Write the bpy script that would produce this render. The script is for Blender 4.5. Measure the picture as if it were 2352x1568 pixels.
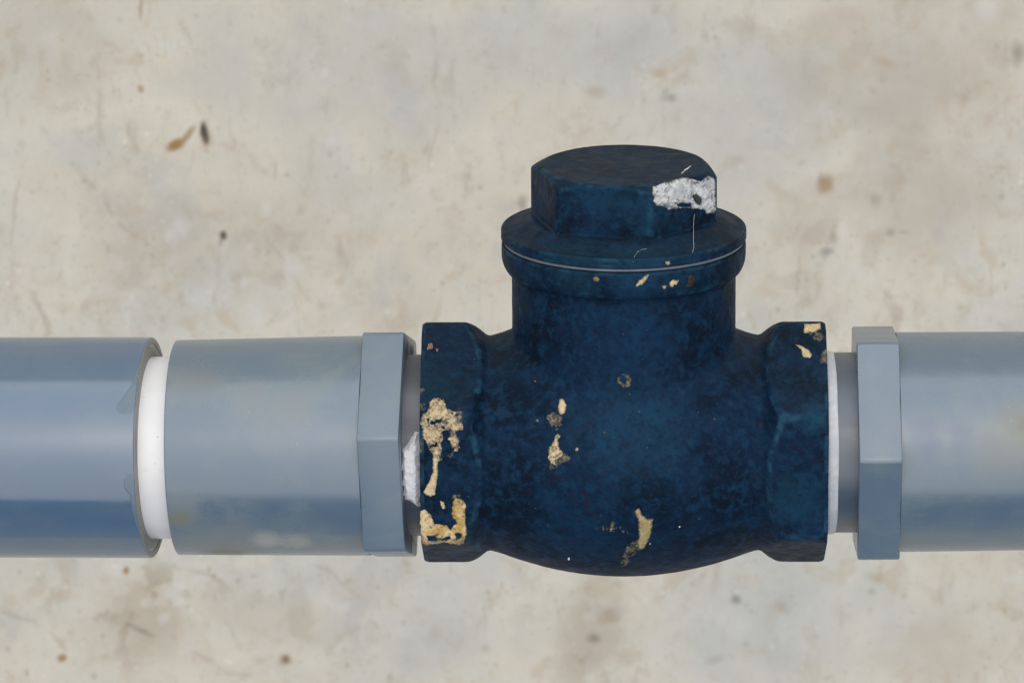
import bpy, math, random
import numpy as np
random.seed(7); np.random.seed(7)
R = math.radians
for o in list(bpy.data.objects): bpy.data.objects.remove(o)
scene = bpy.context.scene
col = scene.collection

# ------------------------------------------------------------------ units
# The work unit "u" is one 2352nd of the picture's width at the valve: 0.12 mm.
S = 0.00012
DIST = 14000.0           # camera to valve, u  (1.68 m)
ELEV = R(16.0)           # the camera leans this much away from straight down
FLOOR_Y = 2500.0          # the pipework runs this far above the floor: 30 cm
# Everything is laid out facing the camera (x along the pipe, -y towards the sky, z along the bonnet)
# and then turned by G into the world, where +z is up and the concrete floor is z = 0.
from mathutils import Matrix
G = Matrix.Translation((0, 0, FLOOR_Y * S)) @ Matrix.Rotation(-math.pi / 2, 4, 'X')
PX0, PY0 = 1433.0, 1016.0  # where the valve's centre sits in the 2352 x 1568 picture

# ------------------------------------------------------------------ camera
d_ = np.array([0, math.cos(ELEV), -math.sin(ELEV)])
r_ = np.array([1.0, 0, 0]); u_ = np.array([0, math.sin(ELEV), math.cos(ELEV)])
CAM = -d_ * DIST - r_ * (PX0 - 1176) + u_ * (PY0 - 784)     # u
cam = bpy.data.cameras.new('camera'); cam_o = bpy.data.objects.new('camera', cam); col.objects.link(cam_o)
cam_o.location = (CAM[0] * S, CAM[2] * S, (FLOOR_Y - CAM[1]) * S)
cam_o.rotation_euler = (-ELEV, 0, 0)
cam.sensor_width = 36; cam.lens = 36 * DIST / 2352
cam.clip_start = 0.05; cam.clip_end = 200
cam.dof.use_dof = True
cam.dof.focus_distance = (DIST - 150) * S
cam.dof.aperture_fstop = (cam.lens / 1000) / 0.0070
scene.camera = cam_o
scene.render.resolution_x = 1024; scene.render.resolution_y = 682

# ------------------------------------------------------------------ light
SUN_EL = R(64)        # an overcast sky, brightest nearly overhead
w = bpy.data.worlds.new('World'); scene.world = w; w.use_nodes = True
nt = w.node_tree; bg = nt.nodes['Background']
sky = nt.nodes.new('ShaderNodeTexSky'); sky.sky_type = 'NISHITA'; sky.sun_disc = False
sky.sun_elevation = SUN_EL; sky.sun_rotation = 0.0
sky.air_density = 0.8; sky.dust_density = 1.8; sky.ozone_density = 0.6
nt.links.new(sky.outputs[0], bg.inputs[0]); bg.inputs[1].default_value = 0.05
sl = bpy.data.lights.new('sun', 'SUN'); sl.energy = 1.5; sl.angle = R(132); sl.color = (1.0, 0.955, 0.865)
so = bpy.data.objects.new('sun', sl); col.objects.link(so)
so.rotation_euler = (SUN_EL - math.pi / 2, 0, 0)
so.location = (0, 1, 3)
vs = scene.view_settings
vs.view_transform = 'Standard'; vs.look = 'None'; vs.gamma = 1.0; vs.exposure = 1.03
vs.use_curve_mapping = False

# ------------------------------------------------------------------ noise in numpy
def _hash(ix, iy, iz, seed):
    h = (ix.astype(np.int64) * 374761393 + iy.astype(np.int64) * 668265263 + iz.astype(np.int64) * 2147483647 + seed * 1274126177) & 0xffffffff
    h = ((h ^ (h >> 13)) * 1274126177) & 0xffffffff
    h = (h ^ (h >> 16)) & 0xffffff
    return h.astype(np.float32) / 0xffffff
def vnoise(P, seed=0):
    P = np.asarray(P, np.float32); i = np.floor(P); f = P - i; f = f * f * (3 - 2 * f)
    i = i.astype(np.int64); x, y, z = i[..., 0], i[..., 1], i[..., 2]
    out = 0
    for dx in (0, 1):
        for dy in (0, 1):
            for dz in (0, 1):
                wgt = (f[..., 0] if dx else 1 - f[..., 0]) * (f[..., 1] if dy else 1 - f[..., 1]) * (f[..., 2] if dz else 1 - f[..., 2])
                out = out + wgt * _hash(x + dx, y + dy, z + dz, seed)
    return out * 2 - 1
def fbm(P, octv=4, seed=0):
    a, s, n = 1.0, 0, 0
    P = np.asarray(P, np.float32)
    for k in range(octv):
        s = s + a * vnoise(P * (2 ** k) + 17.3 * k, seed + k); n += a; a *= 0.55
    return s / n
def sstep(a, b, x):
    t = np.clip((x - a) / (b - a), 0, 1); return t * t * (3 - 2 * t)

# ------------------------------------------------------------------ scene helpers
def empty(name, loc=(0, 0, 0), rot=(0, 0, 0)):
    o = bpy.data.objects.new(name, None); col.objects.link(o)
    o.empty_display_size = 0.02
    o.location = [c * S for c in loc]; o.rotation_euler = rot
    return o
def tag(o, label=None, cat=None, group=None, kind=None):
    for k, v in (('label', label), ('category', cat), ('group', group), ('kind', kind)):
        if v: o[k] = v
    return o
def mesh_obj(name, V, F, mat, parent=None, smooth=True, sharp=None):
    me = bpy.data.meshes.new(name)
    V = np.asarray(V, np.float32) * S
    if isinstance(F, np.ndarray):
        me.vertices.add(len(V)); me.vertices.foreach_set('co', V.ravel())
        me.loops.add(F.size); me.loops.foreach_set('vertex_index', F.ravel().astype(np.int32))
        me.polygons.add(len(F)); me.polygons.foreach_set('loop_start', np.arange(0, F.size, F.shape[1], dtype=np.int32))
        me.update(calc_edges=True)
    else:
        me.from_pydata(V.tolist(), [], F)
    me.validate()
    if smooth: me.polygons.foreach_set('use_smooth', np.ones(len(me.polygons), bool))
    if sharp and smooth: me.set_sharp_from_angle(angle=R(sharp))
    me.materials.append(mat)
    o = bpy.data.objects.new(name, me); col.objects.link(o)
    if parent: o.parent = parent
    return o
def lathe_x(prof, n=160, close=True):
    """prof: list of (x, r), turned about the x axis; closed as a ring section"""
    V = []; F = []; m = len(prof)
    for k in range(n):
        a = 2 * math.pi * k / n
        for x, r in prof: V.append((x, -r * math.cos(a), r * math.sin(a)))
    rng = m if close else m - 1
    for k in range(n):
        k2 = (k + 1) % n
        for j in range(rng):
            j2 = (j + 1) % m
            F.append((k * m + j, k2 * m + j, k2 * m + j2, k * m + j2))
    return np.array(V), F
def fillet(prof, rad=3.0, n=4):
    """round the corners of a closed (x, r) section"""
    out = []; m = len(prof)
    P = [np.array(p, float) for p in prof]
    for i in range(m):
        a, b, c = P[i - 1], P[i], P[(i + 1) % m]
        va, vc = a - b, c - b
        la, lc = np.linalg.norm(va), np.linalg.norm(vc)
        t = min(rad, la * 0.45, lc * 0.45)
        pa, pc = b + va / la * t, b + vc / lc * t
        for k in range(n + 1):
            s = k / n
            out.append(tuple((1 - s) ** 2 * pa + 2 * s * (1 - s) * b + s * s * pc))
    return out

# ------------------------------------------------------------------ materials
def mat_new(name):
    m = bpy.data.materials.new(name); m.use_nodes = True
    return m, m.node_tree, m.node_tree.nodes['Principled BSDF']
class NB:
    """small node builder"""
    def __init__(s, nt):
        s.nt = nt; s.co = nt.nodes.new('ShaderNodeTexCoord').outputs['Object']
    def L(s, a, b): s.nt.links.new(a, b)
    def mapping(s, scale=(1, 1, 1), loc=(0, 0, 0)):
        n = s.nt.nodes.new('ShaderNodeMapping'); n.inputs['Scale'].default_value = scale; n.inputs['Location'].default_value = loc
        s.L(s.co, n.inputs['Vector']); return n.outputs[0]
    def noise(s, size_u, detail=4, rough=0.55, dist=0.0, vec=None, off=0):
        n = s.nt.nodes.new('ShaderNodeTexNoise'); n.noise_dimensions = '4D'
        n.inputs['Scale'].default_value = 1 / (size_u * S); n.inputs['Detail'].default_value = detail
        n.inputs['Roughness'].default_value = rough; n.inputs['Distortion'].default_value = dist
        n.inputs['W'].default_value = off
        s.L(vec or s.co, n.inputs['Vector']); return n.outputs['Fac']
    def voro(s, size_u, feature='F1', rnd=1.0, vec=None):
        n = s.nt.nodes.new('ShaderNodeTexVoronoi'); n.feature = feature
        n.inputs['Scale'].default_value = 1 / (size_u * S); n.inputs['Randomness'].default_value = rnd
        s.L(vec or s.co, n.inputs['Vector']); return n.outputs['Distance']
    def ramp(s, fac, lo, hi, a=0.0, b=1.0):
        n = s.nt.nodes.new('ShaderNodeMapRange'); n.interpolation_type = 'SMOOTHSTEP'
        for k, v in zip(('From Min', 'From Max', 'To Min', 'To Max'), (lo, hi, a, b)): n.inputs[k].default_value = v
        s.L(fac, n.inputs['Value']); return n.outputs[0]
    def math(s, op, a, b):
        n = s.nt.nodes.new('ShaderNodeMath'); n.operation = op
        for i, v in enumerate((a, b)):
            if isinstance(v, (int, float)): n.inputs[i].default_value = v
            else: s.L(v, n.inputs[i])
        return n.outputs[0]
    def mix(s, fac, a, b, mode='MIX'):
        n = s.nt.nodes.new('ShaderNodeMix'); n.data_type = 'RGBA'; n.blend_type = mode
        if isinstance(fac, (int, float)): n.inputs[0].default_value = fac
        else: s.L(fac, n.inputs[0])
        for i, v in ((6, a), (7, b)):
            if isinstance(v, tuple): n.inputs[i].default_value = (*v, 1)
            else: s.L(v, n.inputs[i])
        return n.outputs[2]
    def attr(s, name):
        n = s.nt.nodes.new('ShaderNodeAttribute'); n.attribute_name = name; return n
    def geo(s, out): 
        n = s.nt.nodes.new('ShaderNodeNewGeometry'); return n.outputs[out]
    def bump(s, h, dist_u, bsdf, strength=1.0):
        n = s.nt.nodes.new('ShaderNodeBump'); n.inputs['Distance'].default_value = dist_u * S; n.inputs['Strength'].default_value = strength
        s.L(h, n.inputs['Height']); s.L(n.outputs[0], bsdf.inputs['Normal'])
    def sepz(s, v, i=2):
        n = s.nt.nodes.new('ShaderNodeSeparateXYZ'); s.L(v, n.inputs[0]); return n.outputs[i]
    def spot(s, centre, rad_u, warp=None, amp=0.5):
        """soft blotch round a point of the object, with a ragged outline"""
        n = s.nt.nodes.new('ShaderNodeVectorMath'); n.operation = 'DISTANCE'
        s.L(s.co, n.inputs[0]); n.inputs[1].default_value = [c * S for c in centre]
        v = s.math('DIVIDE', n.outputs['Value'], rad_u * S)
        if warp is not None: v = s.math('ADD', v, s.math('MULTIPLY', s.math('SUBTRACT', warp, 0.5), amp * 2))
        return s.ramp(v, 0.25, 1.20, 1.0, 0.0)

def make_blue():
    m, nt, b = mat_new('blue_painted_bronze'); q = NB(nt)
    n1 = q.noise(95, 5, 0.6, 0.4); n2 = q.noise(24, 5, 0.65, 0.3, off=3); n3 = q.noise(6.5, 3, 0.6, off=8)
    c = q.mix(q.ramp(n1, 0.40, 0.60), (0.0048, 0.0130, 0.0260), (0.0068, 0.0250, 0.056))
    c = q.mix(q.ramp(n2, 0.46, 0.64, 0, 0.75), c, (0.0105, 0.046, 0.092))
    c = q.mix(q.ramp(q.noise(55, 4, 0.6, 0.6, off=21), 0.60, 0.78, 0, 0.5), c, (0.014, 0.085, 0.115))
    c = q.mix(q.ramp(q.noise(40, 5, 0.7, 0.3, off=31), 0.62, 0.80, 0, 0.6), c, (0.034, 0.026, 0.040))
    c = c
    # rubbed edges show paler teal paint
    pt = q.attr('edge').outputs['Fac']
    c = q.mix(q.math('MULTIPLY', pt, q.ramp(q.noise(45, 4, 0.6, off=14), 0.44, 0.64, 0.02, 0.80)), c, (0.026, 0.100, 0.150))
    # paler teal spots: rubbed edges, and the belly's sheen put into the colour
    wr = q.noise(40, 5, 0.7, 0.4, off=71)
    for ctr, rad, colr, k in (((425, -256, 140), 48, (0.014, 0.070, 0.115), 0.75), ((-440, -200, 205), 85, (0.008, 0.044, 0.068), 0.6), ((30, -279, 505), 95, (0.013, 0.062, 0.105), 0.7), ((-110, -250, 500), 90, (0.011, 0.050, 0.078), 0.6),
                             ((130, -250, 500), 80, (0.011, 0.050, 0.085), 0.5), ((20, -290, 110), 150, (0.013, 0.055, 0.100), 0.75), ((10, -255, 330), 120, (0.009, 0.040, 0.085), 0.7), ((-60, -200, 640), 90, (0.012, 0.060, 0.105), 0.6), ((60, -205, 600), 60, (0.014, 0.070, 0.120), 0.5), ((380, -255, -60), 80, (0.010, 0.055, 0.095), 0.6), ((-100, -280, -120), 130, (0.008, 0.040, 0.085), 0.6)):
        c = q.mix(q.math('MULTIPLY', q.spot(ctr, rad, wr, 0.9), k), c, colr)
    n4 = q.noise(17, 5, 0.7, 0.2, off=81)
    c = q.mix(q.ramp(n4, 0.34, 0.52, 0.45, 0), c, (0.0038, 0.0100, 0.0190))
    c = q.mix(q.ramp(n4, 0.52, 0.72, 0, 0.40), c, (0.017, 0.058, 0.105))
    c = q.mix(q.ramp(q.noise(19, 4, 0.7, 0.3, off=87), 0.56, 0.68, 0, 0.6), c, (0.022, 0.016, 0.032))
    c = q.mix(q.ramp(n3, 0.58, 0.80, 0, 0.35), c, (0.035, 0.070, 0.095))
    # dull weathered film on the cap's flat top
    up = q.ramp(q.sepz(nt.nodes['Texture Coordinate'].outputs['Normal']), 0.6, 0.98)
    c = q.mix(q.math('MULTIPLY', up, q.ramp(q.noise(70, 5, 0.65, off=41), 0.3, 0.75, 0.18, 0.50)), c, (0.018, 0.034, 0.040))
    # tiny pale flecks
    fl = q.math('MULTIPLY', q.ramp(q.voro(26), 0.02, 0.085, 1, 0), q.ramp(q.noise(60, 2, off=51), 0.5, 0.62))
    c = q.mix(q.math('MULTIPLY', fl, 0.55), c, (0.22, 0.19, 0.14))
    c = q.mix(1.0, c, (0.74, 0.66, 0.72), 'MULTIPLY')
    q.L(c, b.inputs['Base Color'])
    q.L(q.ramp(q.noise(30, 4, off=61), 0.3, 0.7, 0.48, 0.62), b.inputs['Roughness'])
    b.inputs['Specular IOR Level'].default_value = 0.07; b.inputs['Specular Tint'].default_value = (0.45, 0.72, 1.0, 1)
    h = q.math('ADD', q.math('MULTIPLY', n2, 0.8), q.math('MULTIPLY', n3, 0.35))
    q.bump(h, 3.2, b, 0.8)
    return m
def make_pvc(name, base, dust, seed, rough=0.22, spots=(), dusty=0.5, scuff_z=None):
    m, nt, b = mat_new(name); q = NB(nt)
    st = q.mapping((0.25, 1, 1))
    n1 = q.noise(160, 4, 0.6, 0.8, off=seed); n2 = q.noise(60, 5, 0.65, 0.5, vec=st, off=seed + 4); n3 = q.noise(9, 3, 0.6, off=seed + 9)
    c = q.mix(q.ramp(n1, 0.35, 0.65, 0, 1), base, tuple(x * k for x, k in zip(base, (1.12, 1.08, 1.0))))
    dm = q.math('MULTIPLY', q.ramp(n1, 0.45, 0.72), q.ramp(n2, 0.34, 0.66))
    dm = q.math('MULTIPLY', dm, dusty)
    ws = q.noise(34, 5, 0.7, 0.5, off=seed + 30)
    sp = None
    for ctr, rad, colr, k in spots:
        f = q.math('MULTIPLY', q.spot(ctr, rad, ws, 0.55), k)
        c = q.mix(f, c, colr)
        sp = f if sp is None else q.math('MAXIMUM', sp, f)
    c = q.mix(dm, c, dust)
    c = q.mix(q.ramp(n3, 0.62, 0.9, 0, 0.25), c, tuple(x * 0.75 for x in base))
    fl = q.math('MULTIPLY', q.ramp(q.voro(34), 0.02, 0.07, 1, 0), q.ramp(q.noise(90, 2, off=seed + 51), 0.50, 0.60))
    c = q.mix(q.math('MULTIPLY', fl, 0.5), c, (0.42, 0.40, 0.35))
    fd = q.math('MULTIPLY', q.ramp(q.voro(47, vec=q.mapping((1, 1, 1), (.013, .027, .005))), 0.015, 0.06, 1, 0), q.ramp(q.noise(70, 2, off=seed + 71), 0.50, 0.58))
    c = q.mix(q.math('MULTIPLY', fd, 0.6), c, (0.05, 0.045, 0.04))
    q.L(c, b.inputs['Base Color'])
    rr = q.math('ADD', q.ramp(n2, 0.3, 0.7, rough * 0.85, rough * 1.25), q.math('MULTIPLY', dm, 0.28))
    if sp is not None: rr = q.math('ADD', rr, q.math('MULTIPLY', sp, 0.25))
    q.L(rr, b.inputs['Roughness'])
    b.inputs['Specular IOR Level'].default_value = 0.95; b.inputs['IOR'].default_value = 1.6
    q.bump(n3, 0.22, b, 0.4)
    return m
def make_simple(name, ca, cb, size, rough, bump_u=1.0, cc=None, detail=5, spec=0.4, lo=0.4, hi=0.62, film=None, coverage=0.5):
    m, nt, b = mat_new(name); q = NB(nt)
    n1 = q.noise(size, detail, 0.65, 0.4); n2 = q.noise(size * 0.3, 4, 0.7, 0.3, off=5)
    c = q.mix(q.ramp(n1, lo, hi), ca, cb)
    if cc: c = q.mix(q.ramp(n2, 0.49, 0.62), c, cc)
    if film:                                   # thin rims let the paint below show through
        t = q.math('ADD', q.attr('film').outputs['Fac'], q.math('MULTIPLY', q.math('SUBTRACT', q.noise(5, 3, 0.7, off=17), 0.5), 0.7))
        t = q.math('ADD', t, q.math('MULTIPLY', q.math('SUBTRACT', q.noise(18, 4, 0.7, 0.5, off=27), 0.5), 1.3))
        c = q.mix(q.ramp(t, coverage - 0.32, coverage + 0.28, 1.0, 0.0), c, film)
    q.L(c, b.inputs['Base Color']); b.inputs['Roughness'].default_value = rough
    b.inputs['Specular IOR Level'].default_value = spec
    q.bump(q.math('ADD', n1, n2), bump_u, b, 0.8)
    return m

def make_concrete():
    m, nt, b = mat_new('concrete_slab'); q = NB(nt)
    vs_ = q.mapping((1, 1, 0.42))
    big = q.noise(900, 5, 0.55, 0.5); mid = q.noise(300, 6, 0.6, 0.6, off=3); sm = q.noise(58, 6, 0.65, 0.3, off=7, vec=vs_); fine = q.noise(21, 4, 0.7, off=11)
    c = q.mix(q.ramp(big, 0.40, 0.60), (0.545, 0.508, 0.420), (0.502, 0.500, 0.450))
    c = q.mix(q.ramp(mid, 0.46, 0.64, 0, 0.75), c, (0.585, 0.555, 0.470))
    c = q.mix(q.ramp(mid, 0.34, 0.46, 0.6, 0), c, (0.425, 0.420, 0.388))
    tl = q.noise(120, 5, 0.65, 0.8, off=27)
    c = q.mix(q.ramp(tl, 0.52, 0.66, 0, 0.6), c, (0.460, 0.395, 0.300))
    c = q.mix(q.ramp(tl, 0.32, 0.44, 0.5, 0), c, (0.545, 0.545, 0.505))
    c = q.mix(q.ramp(sm, 0.55, 0.70, 0, 0.60), c, (0.395, 0.345, 0.262))
    c = q.mix(q.ramp(sm, 0.30, 0.42, 0.5, 0), c, (0.590, 0.565, 0.490))
    c = q.mix(q.ramp(fine, 0.56, 0.72, 0, 0.55), c, (0.330, 0.290, 0.220))
    pit = q.math('MULTIPLY', q.ramp(q.voro(85), 0.05, 0.16, 1, 0), q.ramp(q.noise(200, 3, off=19), 0.5, 0.6))
    c = q.mix(q.math('MULTIPLY', pit, 0.35), c, (0.21, 0.18, 0.13))
    sk = q.math('MULTIPLY', q.ramp(q.voro(34, vec=q.mapping((1, 1, 0.75), (.031, 0, .017))), 0.10, 0.26, 1, 0), q.ramp(q.noise(150, 4, 0.6, off=33), 0.50, 0.64))
    c = q.mix(q.math('MULTIPLY', sk, 0.36), c, (0.27, 0.225, 0.155))
    sw = q.math('MULTIPLY', q.ramp(q.voro(41, vec=q.mapping((1, 1, 1), (.011, 0, .043))), 0.08, 0.24, 1, 0), q.ramp(q.noise(170, 4, 0.6, off=43), 0.52, 0.64))
    c = q.mix(q.math('MULTIPLY', sw, 0.5), c, (0.68, 0.67, 0.62))
    # stains, cracks and chips with places of their own
    for nm, colr, k in (('grey', (0.415, 0.428, 0.402), 0.85), ('tan', (0.405, 0.350, 0.270), 0.9), ('crack', (0.27, 0.205, 0.13), 1.0), ('rust', (0.27, 0.145, 0.035), 1.0), ('dark', (0.055, 0.040, 0.022), 1.0), ('pale', (0.60, 0.605, 0.59), 0.8)):
        c = q.mix(q.math('MULTIPLY', q.attr(nm).outputs['Fac'], k), c, colr)
    q.L(c, b.inputs['Base Color']); b.inputs['Roughness'].default_value = 0.82; b.inputs['Specular IOR Level'].default_value = 0.2
    q.bump(q.math('ADD', sm, q.math('MULTIPLY', fine, 0.4)), 6.0, b, 0.5)
    return m

M_BLUE = make_blue()
PVC = (0.086, 0.134, 0.184); PVC2 = (0.098, 0.145, 0.195)
DUST = (0.155, 0.185, 0.195)
M_COUP = make_pvc('grey_pvc_clean', (0.066, 0.118, 0.190), DUST, 1, 0.15, dusty=0.2)
OL = (0.16, 0.16, 0.115); PALE = (0.36, 0.36, 0.31); GRY = (0.150, 0.180, 0.195)
M_ADL = make_pvc('grey_pvc_scuffed', PVC, DUST, 40, 0.21, spots=(
    ((-520, -228, -82), 75, GRY, 0.8), ((-520, -225, -100), 34, OL, 0.8), ((-400, -186, -165), 120, GRY, 0.7), ((-330, -186, -165), 42, PALE, 0.6), ((-260, -180, -168), 40, PALE, 0.5),
    ((-430, -130, -215), 70, (0.13, 0.125, 0.09), 0.8), ((-480, -150, 195), 75, (0.135, 0.155, 0.155), 0.6), ((-350, -180, 165), 60, GRY, 0.7), ((-250, -200, 150), 60, GRY, 0.7)), dusty=0.55)
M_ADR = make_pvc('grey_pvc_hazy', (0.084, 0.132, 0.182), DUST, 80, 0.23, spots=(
    ((215, -234, 88), 60, (0.066, 0.108, 0.175), 0.5), ((290, -234, 88), 50, (0.066, 0.108, 0.175), 0.45), ((250, -234, 95), 26, (0.125, 0.155, 0.185), 0.4),  # bluish spots paint in a dark reflected streak across the socket
    ((430, -228, 102), 75, (0.150, 0.160, 0.125), 0.8), ((385, -244, 50), 80, (0.150, 0.170, 0.160), 0.7), ((440, -228, 110), 26, (0.12, 0.115, 0.06), 0.7)), dusty=0.4)
M_HEXL = make_pvc('grey_pvc_collar', PVC, DUST, 120, 0.30, dusty=0.9)
M_HEXR = make_pvc('grey_pvc_collar_smooth', (0.094, 0.140, 0.190), DUST, 160, 0.24, dusty=0.3)
M_THR = make_pvc('dark_grey_thread', (0.040, 0.052, 0.080), DUST, 220, 0.42, dusty=0.2)
M_THRR = make_pvc('slate_grey_thread', (0.052, 0.082, 0.125), DUST, 260, 0.36, dusty=0.3)
M_WHITE = make_simple('white_pvc', (0.74, 0.74, 0.73), (0.79, 0.79, 0.79), 120, 0.28, 0.3, spec=0.5)
M_TAPE = make_simple('white_thread_tape', (0.60, 0.63, 0.68), (0.70, 0.72, 0.76), 30, 0.4, 1.0)
M_SEAL = make_simple('white_sealant', (0.70, 0.72, 0.76), (0.76, 0.77, 0.80), 60, 0.4, 0.4)
M_GASK = make_simple('pale_gasket', (0.095, 0.120, 0.155), (0.13, 0.155, 0.19), 50, 0.35, 0.6)
M_MORT = make_simple('dried_mortar', (0.50, 0.395, 0.225), (0.60, 0.48, 0.29), 20, 0.7, 3.0, cc=(0.43, 0.33, 0.18), film=(0.030, 0.034, 0.034), coverage=0.17)
M_MORO = make_simple('ochre_mortar', (0.33, 0.26, 0.115), (0.42, 0.34, 0.18), 20, 0.75, 2.5, cc=(0.24, 0.18, 0.07), film=(0.030, 0.034, 0.034), coverage=0.30)
M_MORY = make_simple('yellowish_mortar', (0.40, 0.27, 0.075), (0.58, 0.45, 0.25), 60, 0.65, 2.0, lo=0.42, hi=0.55, film=(0.030, 0.034, 0.034), coverage=0.15)
M_MORD = make_simple('thin_mortar_film', (0.22, 0.175, 0.085), (0.36, 0.28, 0.14), 14, 0.7, 2.0, cc=(0.10, 0.09, 0.06), film=(0.030, 0.034, 0.034), coverage=0.30)
M_RUST = make_simple('brown_scab', (0.16, 0.095, 0.055), (0.24, 0.15, 0.08), 10, 0.8, 1.5)
M_DARK = make_simple('dark_scab', (0.008, 0.006, 0.004), (0.02, 0.014, 0.009), 10, 0.6, 2.0)
M_PAINT = make_simple('smeared_white_paint', (0.46, 0.475, 0.48), (0.68, 0.68, 0.67), 46, 0.55, 2.0, cc=(0.34, 0.355, 0.37), film=(0.035, 0.045, 0.055), coverage=0.32)
M_CEM = make_simple('dried_pipe_cement', (0.105, 0.155, 0.205), (0.120, 0.165, 0.205), 60, 0.30, 0.3, spec=0.6)
M_FIB = make_simple('pale_fibre', (0.5, 0.5, 0.45), (0.6, 0.6, 0.55), 20, 0.6, 0.5)

# ------------------------------------------------------------------ concrete floor
def floor_pt(px, py):
    dr = d_ + r_ * ((px - 1176) / DIST) - u_ * ((py - 784) / DIST)
    t = (FLOOR_Y - CAM[1]) / dr[1]
    p = CAM + dr * t
    return p[0], p[2]
def build_ground():
    x0, z0 = floor_pt(1176, 784)
    def axis(c, half, step, lo, hi):
        a = list(np.arange(-half, half + 1, step)); s = step
        while a[-1] < hi - c: s *= 1.25; a.append(a[-1] + s)
        s = step
        while a[0] > lo - c: s *= 1.25; a.insert(0, a[0] - s)
        return np.clip(np.array(a) + c, lo, hi)
    X = axis(x0, 1600, 5.2, -400000, 400000); Z = axis(z0, 1150, 5.2, -400000, 400000)
    GX, GZ = np.meshgrid(X, Z)
    # picture coordinates of each floor point, for laying out the stains
    P = np.stack([GX, np.full_like(GX, FLOOR_Y), GZ], -1) - CAM
    dep = P @ d_
    px = 1176 + (P @ r_) / dep * DIST; py = 784 - (P @ u_) / dep * DIST
    Q = np.stack([GX, GZ, GX * 0], -1)
    wx = fbm(Q / 40, 3, 3); wy = fbm(Q / 40, 3, 9)
    qx, qy = px + 5 * wx, py + 5 * wy
    A = {k: np.zeros(GX.shape, np.float32) for k in ('grey', 'tan', 'crack', 'rust', 'dark', 'pale')}
    def spot(k, x, y, rx, ry=None, ang=0, s=1.0, soft=0.5):
        ry = ry or rx; c, n = math.cos(R(ang)), math.sin(R(ang))
        dx, dy = qx - x, qy - y
        dd = np.hypot((dx * c + dy * n) / rx, (-dx * n + dy * c) / ry)
        A[k] = np.maximum(A[k], s * sstep(1 + soft, 1 - soft, dd))
    big = fbm(Q / 130, 4, 5); med = fbm(Q / 60, 4, 15)
    def blot(k, x, y, rx, ry, ang=0, s=0.6):
        c, n = math.cos(R(ang)), math.sin(R(ang)); dx, dy = px - x, py - y
        dd = np.hypot((dx * c + dy * n) / rx, (-dx * n + dy * c) / ry) + 0.75 * big
        A[k] = np.maximum(A[k], s * sstep(1.25, 0.3, dd))
    # broad tones
    blot('grey', 800, 160, 420, 170, 0, 0.55); blot('grey', 1350, 90, 380, 120, 0, 0.65); blot('grey', 1700, 200, 170, 260, 0, 0.6)
    blot('grey', 2090, 170, 120, 160, 10, 0.55); blot('grey', 180, 340, 90, 70, 0, 0.6); blot('grey', 790, 420, 190, 110, 30, 0.4)
    blot('tan', 2130, 180, 330, 260, 10, 0.55); blot('tan', 2100, 470, 330, 120, -8, 0.50); blot('tan', 1930, 60, 160, 70, 0, 0.5)
    blot('tan', 120, 120, 240, 140, 0, 0.35); blot('tan', 500, 560, 420, 140, 5, 0.30); blot('tan', 330, 1420, 120, 110, 70, 0.75)
    blot('tan', 1360, 1450, 70, 140, 15, 0.7); blot('tan', 2160, 1480, 200, 110, -10, 0.4); blot('tan', 620, 1420, 300, 60, 10, 0.35)
    blot('grey', 1750, 1430, 260, 130, 0, 0.5); blot('grey', 1000, 1480, 200, 70, 0, 0.4)
    # dotted dirt where the skin of the concrete has worn
    wear = np.maximum(sstep(1.2, 0.2, np.hypot((px - 330) / 230, (py - 1400) / 170)), 0.75 * sstep(1.2, 0.2, np.hypot((px - 1370) / 110, (py - 1460) / 150)))
    wear = np.maximum(wear, 0.55 * sstep(1.3, 0.2, np.hypot((px - 620) / 420, (py - 660) / 190)))
    wear = np.maximum(wear, 0.45 * sstep(1.3, 0.2, np.hypot((px - 1920) / 260, (py - 600) / 170)))
    wear = np.maximum(wear, 0.35 * sstep(1.3, 0.2, np.hypot((px - 700) / 700, (py - 1420) / 150)))
    A['crack'] = np.maximum(A['crack'], wear * 0.5 * sstep(0.12, 0.42, med))
    A['pale'] = np.maximum(A['pale'], 0.45 * sstep(0.16, 0.44, fbm(Q / 45, 3, 77)) * np.maximum(wear, 0.25))
    # named marks
    spot('dark', 469, 306, 9, 23, -6, 0.95, 0.45)
    spot('rust', 405, 332, 22, 12, -25, 0.9); spot('rust', 430, 312, 8, 26, 35, 0.75); spot('rust', 474, 318, 14, 20, 0, 0.35, 0.8)
    spot('rust', 1896, 424, 19, 21, 20, 0.62, 0.6); spot('dark', 513, 542, 8, 10, 0, 0.85); spot('dark', 508, 556, 5, 14, 10, 0.4, 0.8)
    spot('rust', 323, 205, 7, 9, 0, 0.6); spot('rust', 323, 20, 4, 26, 0, 0.5); spot('rust', 288, 1308, 7, 9, 0, 0.9, 0.6)
    spot('rust', 143, 1510, 12, 9, 0, 0.8); spot('dark', 656, 1514, 8, 9, 0, 0.55, 0.7); spot('rust', 655, 1514, 14, 12, 0, 0.5, 0.7)
    spot('dark', 1690, 1378, 11, 10, 0, 0.5, 0.8); spot('dark', 1543, 226, 10, 9, 0, 0.35, 0.9); spot('dark', 1898, 578, 15, 9, -10, 0.55, 0.8)
    spot('dark', 1915, 545, 8, 16, 0, 0.3, 0.9); spot('dark', 2045, 535, 9, 9, 0, 0.3, 0.9); spot('rust', 2077, 532, 12, 5, 0, 0.3, 0.8)
    spot('dark', 2340, 125, 14, 22, 0, 0.4, 0.9); spot('dark', 1200, 468, 9, 16, 0, 0.4, 0.8); spot('dark', 1362, 1468, 14, 10, 0, 0.45, 0.9)
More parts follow.
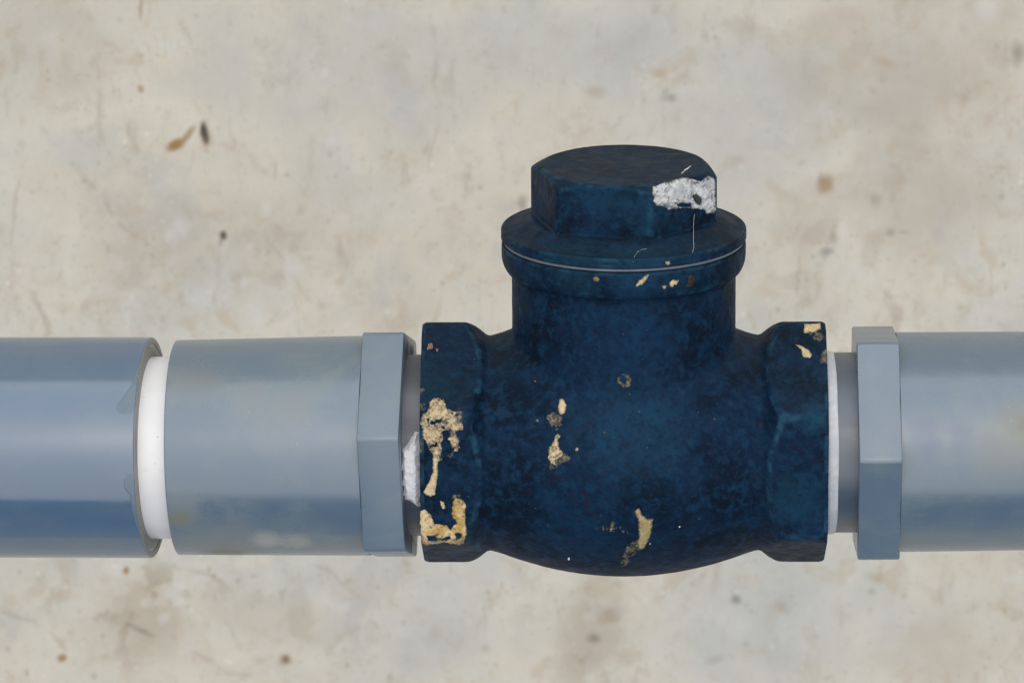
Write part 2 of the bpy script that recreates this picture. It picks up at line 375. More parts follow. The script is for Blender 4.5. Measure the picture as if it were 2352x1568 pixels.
    spot('dark', 1530, 225, 12, 10, 0, 0.25, 0.9); spot('dark', 2010, 460, 12, 14, 0, 0.25, 0.9); spot('dark', 322, 1445, 30, 5, 25, 0.35, 0.8)
    for x, y, r in ((392, 545, 16), (416, 525, 20), (612, 485, 13), (758, 330, 11), (586, 720, 26), (670, 610, 24), (228, 440, 7), (262, 510, 6), (75, 662, 7), (303, 686, 9), (798, 750, 7), (745, 172, 9), (2270, 20, 30), (560, 650, 10), (480, 675, 8), (1480, 1385, 12)):
        spot('pale', x, y, r * .85, r * 1.1, 0, 0.5, 0.8)
    rnd = random.Random(4)
    for k in range(110):
        x, y = rnd.uniform(-200, 2550), rnd.uniform(-150, 1720); s = rnd.uniform(4, 10)
        spot('dark', x, y, s, s * rnd.uniform(.7, 1.8), rnd.uniform(0, 180), rnd.uniform(.04, .17), 0.9)
    for k in range(70):
        x, y = rnd.uniform(-200, 2550), rnd.uniform(-150, 1720); s = rnd.uniform(5, 14)
        spot('rust', x, y, s, s * rnd.uniform(.7, 2.2), rnd.uniform(60, 120), rnd.uniform(.08, .28), 0.9)
    def line(k, pts, wd, s):
        dd = np.full(GX.shape, 1e9, np.float32)
        fx, fy = px + 9 * wx + 26 * big, py + 9 * wy + 14 * med
        for (ax, ay), (bx, by) in zip(pts[:-1], pts[1:]):
            vx, vy = bx - ax, by - ay
            t = np.clip(((fx - ax) * vx + (fy - ay) * vy) / (vx * vx + vy * vy), 0, 1)
            dd = np.minimum(dd, np.hypot(fx - ax - t * vx, fy - ay - t * vy))
        A[k] = np.maximum(A[k], 0.65 * s * np.clip(0.7 + 2.2 * fbm(Q / 48, 2, 61), 0.0, 1.25) * sstep(wd * 1.15, wd * 0.1, dd))
    line('crack', [(90, 290), (170, 370), (232, 455), (262, 510), (310, 535)], 6, 0.38)
    line('crack', [(48, 400), (40, 470), (28, 560), (20, 650), (14, 740)], 8, 0.35)
    line('crack', [(60, 665), (90, 720), (110, 772)], 9, 0.45)
    line('crack', [(530, 280), (540, 340), (555, 400), (565, 440)], 5, 0.28)
    line('crack', [(585, 520), (640, 590), (690, 660), (680, 720)], 6, 0.33)
    line('crack', [(990, 60), (998, 160), (1000, 260), (985, 400)], 6, 0.25); line('crack', [(1145, 250), (1150, 380), (1120, 460)], 6, 0.25)
    line('crack', [(0, 1402), (60, 1425), (120, 1450), (150, 1490)], 7, 0.42)
    line('crack', [(640, 1285), (655, 1320), (640, 1370), (645, 1410), (620, 1470)], 8, 0.38)
    line('crack', [(700, 1290), (770, 1320), (830, 1370), (850, 1410), (890, 1470), (860, 1530)], 7, 0.40)
    line('crack', [(400, 1300), (460, 1310), (520, 1350)], 8, 0.38); line('crack', [(450, 1500), (520, 1540), (570, 1555)], 8, 0.40)
    line('crack', [(500, 1390), (540, 1450), (560, 1520)], 6, 0.30)
    line('tan', [(1850, 1300), (1920, 1390), (1990, 1450)], 16, 0.4); line('tan', [(2060, 560), (2110, 620), (2170, 700)], 14, 0.4)
    line('grey', [(800, 120), (850, 240), (880, 380)], 26, 0.4)
    # shallow unevenness
    dz = 7 * fbm(Q / 420, 3, 21) + 2.0 * fbm(Q / 70, 3, 33) - 3.5 * A['dark'] + 2.5 * A['pale'] - 1.0 * A['crack']
    V = np.stack([GX, np.full_like(GX, FLOOR_Y) - dz, GZ], -1).reshape(-1, 3)
    nz, nx = GX.shape
    I = np.arange(nz * nx).reshape(nz, nx)
    F = np.stack([I[:-1, :-1], I[:-1, 1:], I[1:, 1:], I[1:, :-1]], -1).reshape(-1, 4)
    o = mesh_obj('ground', V, F, make_concrete())
    for k, v in A.items():
        at = o.data.attributes.new(k, 'FLOAT', 'POINT'); at.data.foreach_set('value', np.clip(v, 0, 1).astype(np.float32).ravel())
    tag(o, 'stained beige concrete slab under the pipework', kind='structure')
    return o
build_ground()
# ------------------------------------------------------------------ implicit shapes
def smin(a, b, k):
    h = np.clip(0.5 + 0.5 * (b - a) / k, 0, 1); return b * (1 - h) + a * h - k * h * (1 - h)
def smax(a, b, k): return -smin(-a, -b, k)
def hexdist(p, q_, ang0, P=44):
    """distance-like hexagon measure in the plane (p, q); face normals at ang0 + 60 k"""
    s = 0
    for k in range(6):
        a = ang0 + k * math.pi / 3
        s = s + np.minimum(np.maximum(0.0, (p * math.cos(a) + q_ * math.sin(a)) / 220.0), 2.4) ** P
    return 220.0 * s ** (1.0 / P)
def F_body(X):
    x, y, z = X[..., 0], X[..., 1], X[..., 2]
    ax = np.abs(x); r = np.hypot(y, z)
    Rb = 307 - 62 * (ax / 303) ** 2
    B = np.maximum((r - Rb) * 0.93, ax - 420)
    rc = 244 + 58 * sstep(303, 380, ax) ** 0.9
    hx = hexdist(-y, z, R(58)) - 255.0
    E = smax(hx, (r - rc) * 0.72, 7)
    E = smax(E, (r - (279 + (461 - ax) * 1.2)) * 0.64, 3)
    E = smax(E, ax - 461, 3)
    E = np.maximum(E, 285 - ax)
    body = smin(B, E, 10)
    rho = np.hypot(x, y)
    N = np.maximum(rho - 255, np.maximum(z - 470, -z))
    rcol = 255 + 23 * np.sqrt(np.clip(1 - (np.clip(455 - z, 0, 44) / 44) ** 2, 0, 1))
    C = smax(smax(rho - rcol, z - 479, 3), 411 - z, 2)
    N = smin(N, C, 14)
    out = smin(body, N, 14)
    # cored-out thread mouth at both ends
    out = smax(out, -np.maximum(r - 212, 425 - ax), 4)
    return out
def F_bonnet(X):
    x, y, z = X[..., 0], X[..., 1], X[..., 2]
    rho = np.hypot(x, y)
    zt = 512 + 25 * sstep(272, 205, rho)
    D = smax(smax(rho - 279, z - zt, 4), 489 - z, 2)
    hx = hexdist(y, x, R(180 - 16.4 - 30), 44) - 190.5
    H = smax(hx, (rho - (188 + (658 - z) * 1.75)) * 0.5, 4)
    H = smax(H, z - 658, 3)
    H = np.maximum(H, 495 - z)
    return smin(D, H, 5)
def surface_net(Fn, lo, hi, h, rough=0.0, seed=0):
    ax = [np.arange(l, u + h, h, dtype=np.float32) for l, u in zip(lo, hi)]
    G = np.stack(np.meshgrid(*ax, indexing='ij'), -1)
    D = Fn(G).astype(np.float32); n = D.shape
    ins = D < 0
    c = np.zeros((n[0] - 1, n[1] - 1, n[2] - 1), np.int8)
    for dx in (0, 1):
        for dy in (0, 1):
            for dz in (0, 1): c += ins[dx:n[0] - 1 + dx, dy:n[1] - 1 + dy, dz:n[2] - 1 + dz]
    act = (c > 0) & (c < 8)
    idx = -np.ones(act.shape, np.int64); cells = np.argwhere(act); idx[act] = np.arange(len(cells))
    acc = np.zeros((len(cells), 3)); cnt = np.zeros(len(cells))
    cor = [(dx, dy, dz) for dx in (0, 1) for dy in (0, 1) for dz in (0, 1)]
    dv = {k: D[cells[:, 0] + k[0], cells[:, 1] + k[1], cells[:, 2] + k[2]] for k in cor}
    for a in cor:
        for k in range(3):
            if a[k] == 0:
                b = tuple(a[i] + (i == k) for i in range(3))
                da, db = dv[a], dv[b]; m = (da < 0) != (db < 0)
                t = np.where(m, da / np.where(m, da - db, 1), 0)
                p = np.array(a, float) + np.eye(3)[k] * t[:, None]
                acc[m] += p[m]; cnt[m] += 1
    V = np.array(lo) + (cells + acc / cnt[:, None]) * h
    F = []
    for k in range(3):
        o1, o2 = [(1, 2), (2, 0), (0, 1)][k]
        sl = [slice(None)] * 3; sl2 = [slice(None)] * 3
        sl[k] = slice(0, -1); sl2[k] = slice(1, None)
        a, b = ins[tuple(sl)], ins[tuple(sl2)]
        e = np.argwhere(a != b)
        e = e[(e[:, o1] > 0) & (e[:, o2] > 0) & (e[:, o1] < n[o1] - 1) & (e[:, o2] < n[o2] - 1)]
        flip = b[tuple(e.T)]
        def at(d1, d2):
            q_ = e.copy(); q_[:, o1] -= d1; q_[:, o2] -= d2; return idx[tuple(q_.T)]
        f = np.stack([at(1, 1), at(0, 1), at(0, 0), at(1, 0)], -1)
        f[flip] = f[flip][:, ::-1]; F.append(f)
    F = np.concatenate(F); F = F[(F >= 0).all(1)]
    for _ in range(2):
        g = grad(Fn, V); V = V - (Fn(V) / np.maximum((g * g).sum(-1), 0.05))[:, None] * g * 0.8
    if rough:
        g = grad(Fn, V); g /= np.linalg.norm(g, axis=1)[:, None]
        V = V + g * (rough * (fbm(V / 34, 3, seed) + 0.35 * fbm(V / 9, 2, seed + 5)))[:, None]
    return V, F
def grad(Fn, V, e=0.8):
    g = np.zeros(V.shape)
    for k in range(3):
        dlt = np.zeros(3); dlt[k] = e
        g[..., k] = (Fn(V + dlt) - Fn(V - dlt)) / (2 * e)
    return g

# ------------------------------------------------------------------ dried splashes and smears on a surface
def rotm(e):
    from mathutils import Euler
    return np.array(Euler(e).to_matrix())
class Frame:
    def __init__(s, loc, rot): s.loc = np.array(loc, float); s.rot = rot; s.M = rotm(rot)
    def ray(s, px, py):
        dr = d_ + r_ * ((px - 1176) / DIST)[:, None] - u_ * ((py - 784) / DIST)[:, None]
        dr = dr / np.linalg.norm(dr, axis=1)[:, None]
        return (CAM - s.loc) @ s.M, dr @ s.M
def poly_dist(px, py, poly):
    P = np.array(poly, float); n = len(P); d = np.full(px.shape, 1e9); ins = np.zeros(px.shape, bool)
    for i in range(n):
        a, b = P[i], P[(i + 1) % n]; v = b - a
        t = np.clip(((px - a[0]) * v[0] + (py - a[1]) * v[1]) / (v @ v), 0, 1)
        d = np.minimum(d, np.hypot(px - a[0] - t * v[0], py - a[1] - t * v[1]))
        c = ((a[1] > py) != (b[1] > py)) & (px < (b[0] - a[0]) * (py - a[1]) / (b[1] - a[1] + 1e-12) + a[0])
        ins ^= c
    return np.where(ins, d, -d)
def patch(name, polys, frame, Fn, mat, parent, thick=2.5, ragged=2.0, step=1.5, holes=(), nsize=9, ramp=5.0, hole_ragged=3.0, mottle=0.0):
    """a dried film or crust following the surface it sticks to, with a ragged rim"""
    allp = np.array([p for poly in polys for p in poly]); m = 10
    xs = np.arange(allp[:, 0].min() - m, allp[:, 0].max() + m, step); ys = np.arange(allp[:, 1].min() - m, allp[:, 1].max() + m, step)
    GX, GY = np.meshgrid(xs, ys); fx, fy = GX.ravel(), GY.ravel()
    Q = np.stack([fx, fy, fx * 0 + len(allp)], -1)
    w1, w2 = fbm(Q / 16, 2, 3), fbm(Q / 16, 2, 8)
    qx, qy = fx + w1 * ragged, fy + w2 * ragged
    d = np.max([poly_dist(qx, qy, p) for p in polys], axis=0)
    nz = fbm(Q / nsize, 3, 12)
    d = d + ragged * 1.5 * nz + 1.5 * fbm(Q / 3.6, 2, 71)
    for hp in holes: d = np.minimum(d, -poly_dist(qx, qy, hp) + hole_ragged * nz)
    if mottle:                                                    # crumbled: the crust is eaten through where it is thin
        rg = 1 - 2.2 * np.abs(fbm(Q / 11, 3, 91)); fn = fbm(Q / 4.2, 2, 55)
        d = np.minimum(d, (0.75 - mottle + 0.55 * fn - 0.55 * np.maximum(rg, 0) * mottle) * 5.0 + 0.12 * np.maximum(d, 0))
    o, dr = frame.ray(fx, fy)
    t = np.full(len(fx), DIST - 800.0)
    for _ in range(70):
        t = t + 0.8 * Fn(o + dr * t[:, None])
    X = o + dr * t[:, None]
    okh = np.abs(Fn(X)) < 0.6
    g = grad(Fn, X); g /= np.maximum(np.linalg.norm(g, axis=1), 1e-6)[:, None]
    okh &= (g * -dr).sum(1) > 0.10
    h = np.where(d > 0, np.minimum(d / ramp, 1) * thick * (0.75 + 0.6 * fbm(Q / (nsize * 0.8), 3, 44)), d * 0.8)
    V = X + g * np.clip(h, -3, None)[:, None]
    keep = (d > -2.2 * step) & okh
    K = keep.reshape(GX.shape); I = np.arange(K.size).reshape(K.shape)
    q_ = K[:-1, :-1] & K[1:, :-1] & K[:-1, 1:] & K[1:, 1:]
    F = np.stack([I[:-1, :-1][q_], I[1:, :-1][q_], I[1:, 1:][q_], I[:-1, 1:][q_]], -1)
    if len(F) == 0: return None
    used = np.unique(F); mp = np.full(K.size, -1); mp[used] = np.arange(len(used))
    ob = mesh_obj(name, V[used], mp[F], mat, parent)
    at = ob.data.attributes.new('film', 'FLOAT', 'POINT'); at.data.foreach_set('value', np.clip(d[used] / 9.0, 0, 1).astype(np.float32))
    return ob
def zA(*pts): return [(918.7 + .42106 * x, 689.1 + .42106 * y) for x, y in pts]
def zB(*pts): return [(1320.7 + .42109 * x, 689.1 + .42109 * y) for x, y in pts]
def zC(*pts): return [(1091 + .29297 * x, 287.1 + .29297 * y) for x, y in pts]
def zD(*pts): return [(803.9 + .37336 * x, 735 + .37336 * y) for x, y in pts]
def zE(*pts): return [(.3846 * x, 717.8 + .3846 * y) for x, y in pts]
def disc(cx, cy, r, n=10): return [(cx + r * math.cos(k * 2 * math.pi / n), cy + r * math.sin(k * 2 * math.pi / n)) for k in range(n)]

# ------------------------------------------------------------------ check valve
VF = Frame((0, 0, 0), (0, R(-0.35), -0.015))
valve = empty('check_valve', VF.loc, VF.rot)
tag(valve, 'dark blue painted swing check valve with hexagonal cap between the grey fittings', 'valve')
V, F = surface_net(F_body, (-472, -320, -320), (472, 320, 488), 4.0, 0.6, 3)
body = mesh_obj('body', V, F, M_BLUE, valve)
V, F = surface_net(F_bonnet, (-290, -290, 480), (290, 290, 668), 3.0, 0.2, 9)
bonnet = mesh_obj('bonnet', V, F, M_BLUE, valve); tag(bonnet, 'flanged cap with chamfered hexagonal head')
def edge_attr(o, Fn):
    """how strongly the casting turns over an outer edge at each vertex"""
    P = np.empty(len(o.data.vertices) * 3, np.float32); o.data.vertices.foreach_get('co', P); P = P.reshape(-1, 3).astype(float) / S
    e = 9.0; lap = -6 * Fn(P)
    for k in range(3):
        dl = np.zeros(3); dl[k] = e; lap = lap + Fn(P + dl) + Fn(P - dl)
    at = o.data.attributes.new('edge', 'FLOAT', 'POINT'); at.data.foreach_set('value', sstep(0.012, 0.042, lap / e ** 2).astype(np.float32))
edge_attr(body, F_body); edge_attr(bonnet, F_bonnet)
def lathe_z(prof, n=160):
    V, F = lathe_x(prof, n); V = np.stack([V[:, 1], V[:, 2], V[:, 0]], -1); return V, F
V, F = lathe_z(fillet([(480.6, 200), (487.4, 200), (487.4, 273), (480.6, 274)], 2.5, 3))
tag(mesh_obj('gasket', V, F, M_GASK, valve), 'pale lilac gasket ring under the cap')

def splash(polys, mat=M_MORT, part=body, Fn=F_body, name='mortar_splash', **k):
    return patch(name, polys, VF, Fn, mat, part, **k)
# on the hexagonal end by the left fitting
splash([zA((165,545),(205,530),(240,540),(255,590),(300,610),(335,600),(340,700),(300,715),(322,765),(315,825),(290,825),(270,770),(245,740),(230,775),(225,880),(195,870),(165,815),(140,770),(120,740),(130,700),(108,680),(112,630),(150,610))],
       holes=[zA((165,660),(225,650),(220,668),(170,676)), zA((235,720),(275,705),(270,740),(240,790)), zA((290,620),(315,625),(300,640)), zA((160,790),(210,775),(205,790),(165,800)), zA((215,690),(245,680),(240,700)), zA((145,640),(160,650),(150,665))], thick=4.5, ragged=3.4, nsize=6, hole_ragged=6, mottle=.42, step=1.2)
splash([zA((95,490),(130,480),(135,500),(100,515)), zA((100,570),(130,555),(150,600),(110,600)), zA((100,770),(125,760),(122,835),(105,835)), zA((305,590),(330,585),(340,612),(310,612))], M_MORD, thick=1.5, ragged=3, mottle=.52, step=1.2)
splash([zA((178,860),(205,858),(208,950),(200,1005),(190,1060),(165,1070),(130,1062),(125,1045),(160,985),(178,930))], thick=3.5, ragged=1.2)
splash([zA((108,1150),(140,1140),(165,1165),(190,1220),(255,1225),(275,1250),(310,1215),(280,1165),(285,1100),(300,1080),(340,1085),(358,1110),(360,1210),(365,1270),(350,1330),(300,1335),(240,1320),(180,1335),(120,1330),(108,1250))], M_MORY,
       holes=[zA((148,1285),(200,1285),(205,1310),(150,1315)), zA((303,1280),(340,1272),(345,1295),(310,1305)), zA((205,1300),(270,1285),(275,1300),(210,1312))], thick=3.5, ragged=2.2, hole_ragged=5, mottle=.25)
splash([zA((218,1093),(240,1100),(250,1132),(235,1140),(220,1118))], thick=2.5, ragged=0.8)
splash([zA((280,1060),(330,1055),(332,1080),(285,1085)), zA((260,850),(295,820),(290,860),(265,870)), zA((365,1065),(382,1068),(378,1085),(366,1083))], M_MORD, thick=1.5, ragged=3, mottle=.52, step=1.2)
splash([zA((148,238),(178,232),(178,262),(150,268)), zA((196,264),(208,266),(206,278),(197,277))], M_RUST, thick=1.2, ragged=1.5)
# on the round belly
splash([zA((868,540),(890,538),(908,570),(905,610),(880,630),(865,610),(865,580))], thick=3.0, ragged=1.2)
splash([zA((850,610),(880,622),(905,612),(880,700),(840,705),(815,675),(795,640),(800,625))], M_MORD, thick=2.0, ragged=4, mottle=.52, step=1.2)
splash([zA((850,735),(882,732),(878,750),(862,765),(868,815),(890,840),(875,875),(845,900),(822,890),(808,855),(818,800),(835,775))], thick=3.0, ragged=3.2, mottle=.4, step=1.2)
splash([zA((890,840),(920,845),(932,865),(900,882),(870,890),(845,915),(820,940),(815,890),(850,890),(880,865))], M_MORD, thick=2.0, ragged=4, mottle=.52, step=1.2)
splash([zA((953,805),(970,803),(973,818),(958,825))], thick=2, ragged=1)
splash([zB((350,1132),(368,1172),(395,1192),(428,1188),(422,1240),(412,1290),(380,1352),(345,1362),(335,1310),(347,1290),(345,1200),(322,1150))], M_MORO, thick=2.4, ragged=1.2)
splash([zB((345,1300),(385,1345),(340,1368),(312,1400),(282,1442),(248,1458),(248,1420),(275,1350),(310,1318))], M_MORD, thick=2.0, ragged=2.4, mottle=.5, step=1.2)
splash([zB((95,1240),(160,1236),(200,1215),(250,1238),(315,1268),(308,1300),(240,1268),(150,1258))], M_MORD, thick=1.4, ragged=6, mottle=.6, step=1.2)
splash([[(1320.7 + .42109 * (268 + 40 * math.cos(k)), 689.1 + .42109 * (440 + 36 * math.sin(k))) for k in np.arange(0, 6.28, .5)]], M_MORD, holes=[zB(*disc(266, 436, 19))], thick=1.8, ragged=4.0, hole_ragged=4, mottle=.45, step=1.0)
for dp in (zB(*disc(299, 512, 8, 7)), zB(*disc(161, 721, 6, 7)), zB(*disc(10, 812, 11, 7)), zB(*disc(351, 606, 5, 7)), zA(*disc(748, 656, 10, 7)), zA(*disc(736, 441, 8, 7)), zB(*disc(678, 1192, 6, 7)), zB(*disc(762, 648, 7, 7)), zB(*disc(640, 1072, 6, 7))): splash([dp], M_MORD, thick=1.4, ragged=0.5, step=1.0)
for dp in (zA(*disc(920, 1410, 8, 7)), zA(*disc(740, 1132, 5, 7)), zB(*disc(570, 1236, 4, 7)), zB(*disc(410, 1328, 4, 7))): splash([dp], M_SEAL, name='paint_speck', thick=1.2, ragged=0.4, step=1.0)
# on the other hexagonal end
splash([zB((1250,128),(1340,124),(1342,160),(1300,178),(1245,180))], thick=2.5, ragged=1.0)
splash([zB((1275,178),(1352,168),(1350,218),(1300,212)), zB((1340,290),(1382,240),(1382,350),(1338,345))], M_MORD, thick=1.6, ragged=3.5, mottle=.5, step=1.2)
splash([zB((1203,240),(1235,250),(1275,268),(1297,305),(1280,324),(1245,310),(1230,275))], thick=2.4, ragged=1.6)
# on the collar below the cap
splash([zC((1325,1185),(1375,1166),(1345,1215),(1312,1252),(1265,1275),(1246,1268),(1285,1225))], thick=2.2, ragged=1.4, step=1.2, nsize=5)
splash([zC((1525,1230),(1550,1210),(1602,1213),(1582,1255),(1545,1274),(1523,1258)), zC((1466,1260),(1502,1256),(1495,1277),(1478,1285))], thick=2.2, ragged=0.8, step=1.2)
splash([zC((920,1195),(955,1188),(978,1210),(965,1226),(930,1224))], M_RUST, thick=1.6, ragged=1.4, step=1.2)
splash([zC((1690,1175),(1722,1192),(1727,1228),(1700,1282),(1660,1282),(1648,1265),(1665,1240),(1675,1195))], M_DARK, name='dark_scab', thick=2.4, ragged=1.0, step=1.2)
splash([zC((1490,1070),(1522,1066),(1530,1090),(1508,1100),(1492,1088))], part=bonnet, Fn=F_bonnet, thick=1.8, ragged=0.8, step=1.2)
# white paint daubed over one flat of the cap's head
splash([zC((1390,480),(1480,450),(1560,428),(1640,412),(1700,418),(1760,440),(1830,395),(1885,420),(1893,660),(1872,692),(1820,695),(1790,670),(1740,660),(1700,655),(1600,650),(1540,660),(1515,668),(1490,640),(1420,635),(1395,600),(1402,560),(1385,530))], M_PAINT, part=bonnet, Fn=F_bonnet, name='paint_smear',
       holes=[zC((1705,550),(1735,545),(1770,580),(1762,620),(1735,612)), zC((1590,622),(1640,610),(1690,622),(1690,640),(1600,640))], thick=2.8, ragged=1.8, step=1.0, nsize=6, hole_ragged=3, mottle=.12)
tag(bonnet.children[-1], 'rough white paint smear on the head')
splash([zC((1715,548),(1735,545),(1768,580),(1760,618),(1738,610))], make_simple('olive_grime', (0.030, 0.030, 0.014), (0.05, 0.05, 0.025), 12, 0.7, 1.5), part=bonnet, Fn=F_bonnet, name='grime_spot', thick=1.5, ragged=1.0, step=1.2)
splash([zC((1692,316),(1697,319),(1660,352),(1626,380),(1614,386),(1642,352))], M_FIB, part=bonnet, Fn=F_bonnet, name='scratch', thick=0.6, ragged=1.2, step=1.0)

def strand(pts, part, Fn, rad=0.55, lift=2.0):
    """a single thin fibre lying over the metal"""
    P = np.array(pts, float); o, dr = VF.ray(P[:, 0], P[:, 1]); t = np.full(len(P), DIST - 800.0)
    for _ in range(80): t = t + 0.8 * Fn(o + dr * t[:, None])
    X = o + dr * (t - lift)[:, None]; V = []; F = []; n = 6
    for i in range(len(X)):
        tg = X[min(i + 1, len(X) - 1)] - X[max(i - 1, 0)]; tg /= np.linalg.norm(tg)
        a = np.cross(tg, [0.3, 0.9, 0.2]); a /= np.linalg.norm(a); b = np.cross(tg, a)
        for k in range(n): V.append(X[i] + rad * (a * math.cos(k * 2 * math.pi / n) + b * math.sin(k * 2 * math.pi / n)))
    for i in range(len(X) - 1):
        for k in range(n): F.append((i * n + k, i * n + (k + 1) % n, (i + 1) * n + (k + 1) % n, (i + 1) * n + k))
    return mesh_obj('fibre_strand', np.array(V), F, M_FIB, part)
strand(zC((1722,700),(1716,740),(1712,790),(1714,840),(1712,900),(1715,960),(1705,1000)), bonnet, F_bonnet, 0.42, 3)
strand(zC((1235,1075),(1250,1030),(1275,995),(1310,975),(1345,972)), bonnet, F_bonnet, 0.28, 2)

# ------------------------------------------------------------------ plastic fittings
def hex_collar(x0, x1, Rv, ang, bev=4):
    """hexagonal collar: bevelled prism about the x axis with a bore; vertices at ang + 60 k from the front"""
    sec = fillet([(Rv * math.cos(R(ang + 60 * k)), Rv * math.sin(R(ang + 60 * k))) for k in range(6)], 9, 4)
    n = len(sec); V = []; F = []
    rings = []
    prof = [(x0, -40), (x0, -bev), (x0 + bev * .3, -bev * .3), (x0 + bev, 0), (x1 - bev, 0), (x1 - bev * .3, -bev * .3), (x1, -bev), (x1, -40)]
    for x, ins in prof:
        st = len(V)
        for a, b in sec:
            f = 1 + ins / Rv; V.append((x, -a * f, b * f))
        rings.append(st)
    for a, b in zip(rings[:-1], rings[1:]):
        for k in range(n): F.append((a + k, a + (k + 1) % n, b + (k + 1) % n, b + k))
    F.append(tuple(rings[0] + k for k in range(n))); F.append(tuple(rings[-1] + k for k in reversed(range(n))))
    return np.array(V), F
def fixn(o):
    import bmesh
    bm = bmesh.new(); bm.from_mesh(o.data); bmesh.ops.recalc_face_normals(bm, faces=bm.faces); bm.to_mesh(o.data); bm.free()
    return o
def dense(prof, step=30):
    out = []
    for a, b in zip(prof, prof[1:] + prof[:1]):
        n = max(1, int(math.hypot(b[0] - a[0], b[1] - a[1]) / step))
        out += [(a[0] + (b[0] - a[0]) * k / n, a[1] + (b[1] - a[1]) * k / n) for k in range(n)]
    return out
def thread_prof(x0, x1, r, inner, sgn):
    """short plain shoulder, then the male thread's ridges going into the valve"""
    p = [(x0, inner), (x0, r)]
    x = x0 + sgn * 58; p.append((x, r))
    while (x1 - x) * sgn > 14:
        p += [(x + sgn * 3, r - 9), (x + sgn * 8, r - 9), (x + sgn * 11, r - 1), (x + sgn * 14, r - 1)]; x += sgn * 14
    p += [(x1, r - 6), (x1, inner)]
    return p

# adapter on the hinge side of the valve: local x = 0 at the pivot in the valve's mouth
LF = Frame((-480, 0, -6), (0, R(-1.85), -0.072))
adl = empty('threaded_adapter', LF.loc, LF.rot)
tag(adl, 'grey plastic threaded adapter with white sealant squeezed out beside the valve', 'pipe fitting', 'grey threaded adapters on both sides of the valve')
V, F = lathe_x(fillet([(-104.8, 150), (-104.8, 252.5), (-106.5, 252.5), (-548, 247), (-548, 212), (-140, 211), (-140, 150)], 3.5, 4))
tag(fixn(mesh_obj('socket', V, F, M_ADL, adl, sharp=50)), 'smooth socket with stains and dried glue')
V, F = hex_collar(-105, -10, 289, 20.0)
fixn(mesh_obj('hex_collar', V, F, M_HEXL, adl, sharp=35))
V, F = lathe_x(thread_prof(-14, 60, 208, 150, 1)); fixn(mesh_obj('thread', V, F, M_THR, adl, sharp=40))
F_thr = lambda X: np.maximum(np.hypot(X[..., 1], X[..., 2]) - 208, -9 - X[..., 0])
patch('sealant', [zD((400,690),(425,690),(430,1145),(412,1150),(370,1112),(328,1098),(316,990),(312,800),(350,772),(372,735))], LF, F_thr, M_SEAL, adl, thick=15, ragged=2.2, step=1.5, nsize=24, ramp=10)

# adapter on the outlet side
RF = Frame((470, 0, 0), (0, R(-0.75), -0.014))
adr = empty('threaded_adapter', RF.loc, RF.rot)
tag(adr, 'grey plastic threaded adapter with narrow white tape ring beside the valve', 'pipe fitting', 'grey threaded adapters on both sides of the valve')
V, F = lathe_x(fillet([(155.8, 150), (155.8, 252), (157.5, 252), (640, 250), (640, 212), (190, 211), (190, 150)], 3.5, 4))
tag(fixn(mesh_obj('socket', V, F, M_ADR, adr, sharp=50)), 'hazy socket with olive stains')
V, F = hex_collar(60, 156, 289, 8.5)
fixn(mesh_obj('hex_collar', V, F, M_HEXR, adr, sharp=35))
V, F = lathe_x([(x, r) for x, r in reversed(thread_prof(66, -40, 207, 150, -1))]); fixn(mesh_obj('thread', V, F, M_THRR, adr, sharp=40))
n = 160; V = []; F = []
prof = fillet([(-14, 190), (-14, 207), (-3, 211), (7, 210.5), (15, 208), (15, 190)], 2, 3); m = len(prof)
for k in range(n):                                                  # wrapped tape: its rim wavers
    a = 2 * math.pi * k / n; wv = 1.2 * math.sin(2 * a + 1) + 0.5 * math.sin(7 * a)
    for x, r in prof: V.append((x + (wv if x > 5 else 0), -(r + .4 * wv) * math.cos(a), (r + .4 * wv) * math.sin(a)))
for k in range(n):
    for j in range(m): F.append((k * m + j, ((k + 1) % n) * m + j, ((k + 1) % n) * m + (j + 1) % m, k * m + (j + 1) % m))
tag(fixn(mesh_obj('tape_ring', np.array(V), F, M_TAPE, adr)), 'white sealing tape wound round the thread')

# short white pipe between the adapter and the next coupling, and the coupling itself
piv = LF.loc + LF.M @ np.array([-575.0, 0, 0])
CF = Frame(piv, (0, R(-1.75), -0.105))
wp = empty('pipe', piv, LF.rot)
V, F = lathe_x(fillet([(300, 175), (300, 209.5), (-300, 209.5), (-300, 175)], 3, 3))
m_, nt_, b_ = mat_new('white_pvc_marked'); q = NB(nt_)
c = q.mix(q.ramp(q.noise(120, 4), 0.35, 0.65), (0.74, 0.745, 0.75), (0.80, 0.805, 0.81))
c = q.mix(q.ramp(q.noise(26, 5, 0.7, vec=q.mapping((0.35, 1, 1)), off=4), 0.56, 0.72, 0, 0.28), c, (0.55, 0.50, 0.42))
c = q.mix(q.math('MULTIPLY', q.ramp(q.voro(16), 0.04, 0.13, 1, 0), q.ramp(q.noise(50, 2, off=6), 0.52, 0.62)), c, (0.30, 0.27, 0.27))
q.L(c, b_.inputs['Base Color']); b_.inputs['Roughness'].default_value = 0.3
q.bump(q.noise(20, 4, 0.6, vec=q.mapping((0.2, 1, 1))), 0.5, b_, 0.5)
M_WPIPE = m_
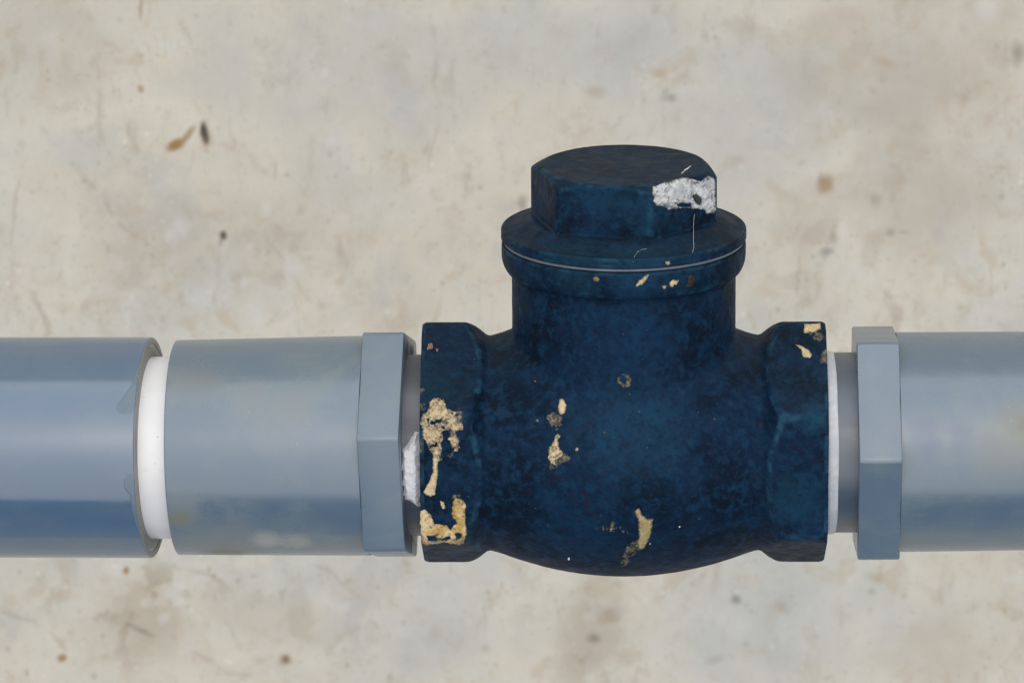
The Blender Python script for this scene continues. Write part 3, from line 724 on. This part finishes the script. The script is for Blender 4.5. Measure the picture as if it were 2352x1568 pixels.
fixn(mesh_obj('tube', V, F, M_WPIPE, wp, sharp=40))
tag(wp, 'short white pipe showing in the gap between two grey sockets', 'pipe')
cp = empty('pipe_coupling', piv, CF.rot)
V, F = lathe_x(fillet([(-33, 211), (-33, 254.5), (-1050, 254.5), (-1050, 211)], 3.0, 4))
fixn(mesh_obj('sleeve', V, F, M_COUP, cp, sharp=50))
V, F = lathe_x(fillet([(-31.4, 209.8), (-31.4, 233), (-36, 234), (-36, 236), (-31.4, 237), (-31.4, 251.5), (-45, 251.5), (-45, 209.8)], 0.8, 2))
tag(fixn(mesh_obj('end_ring', V, F, make_pvc('grey_pvc_cut', (0.20, 0.20, 0.185), (0.22, 0.22, 0.20), 200, 0.6, dusty=0.6), cp, sharp=40)), 'inner ring of the sleeve end with a thin seam')
tag(cp, 'smooth grey plastic coupling with dried glue runs at its open end', 'pipe fitting')
F_cp = lambda X: np.maximum(np.hypot(X[..., 1], X[..., 2]) - 254.5, X[..., 0] + 33)
for pl in (zE((822,330),(850,300),(826,600),(760,605),(715,600),(697,580),(700,550),(740,500),(780,440)), zE((815,952),(765,955),(742,990),(740,1040),(775,1095),(790,1190),(815,1270),(850,1345),(850,1250),(826,1100))):
    patch('glue_run', [pl], CF, F_cp, M_CEM, cp, thick=0.9, ragged=0.8, ramp=2.5)
# the runs of pipe that carry on beyond the fittings
for nm, base, fr, x0, x1, lab in (('pipe', cp, CF, -700, -9000, 'white pipe leading away from the smooth grey coupling'), ('pipe', adr, RF, 300, 9000, 'white pipe leading away from the adapter with the tape ring')):
    e = empty(nm, fr.loc, fr.rot)
    V, F = lathe_x(dense(fillet([(x0, 175), (x0, 209.5), (x1, 209.5), (x1, 175)], 3, 3), 600)); fixn(mesh_obj('tube', V, F, M_WPIPE, e, sharp=40))
    tag(e, lab, 'pipe')

# turn the whole layout into the world
for o in list(bpy.data.objects):
    if o.parent is None and o.type in ('MESH', 'EMPTY'):
        o.matrix_world = G @ (Matrix.Translation(o.location) @ o.rotation_euler.to_matrix().to_4x4())
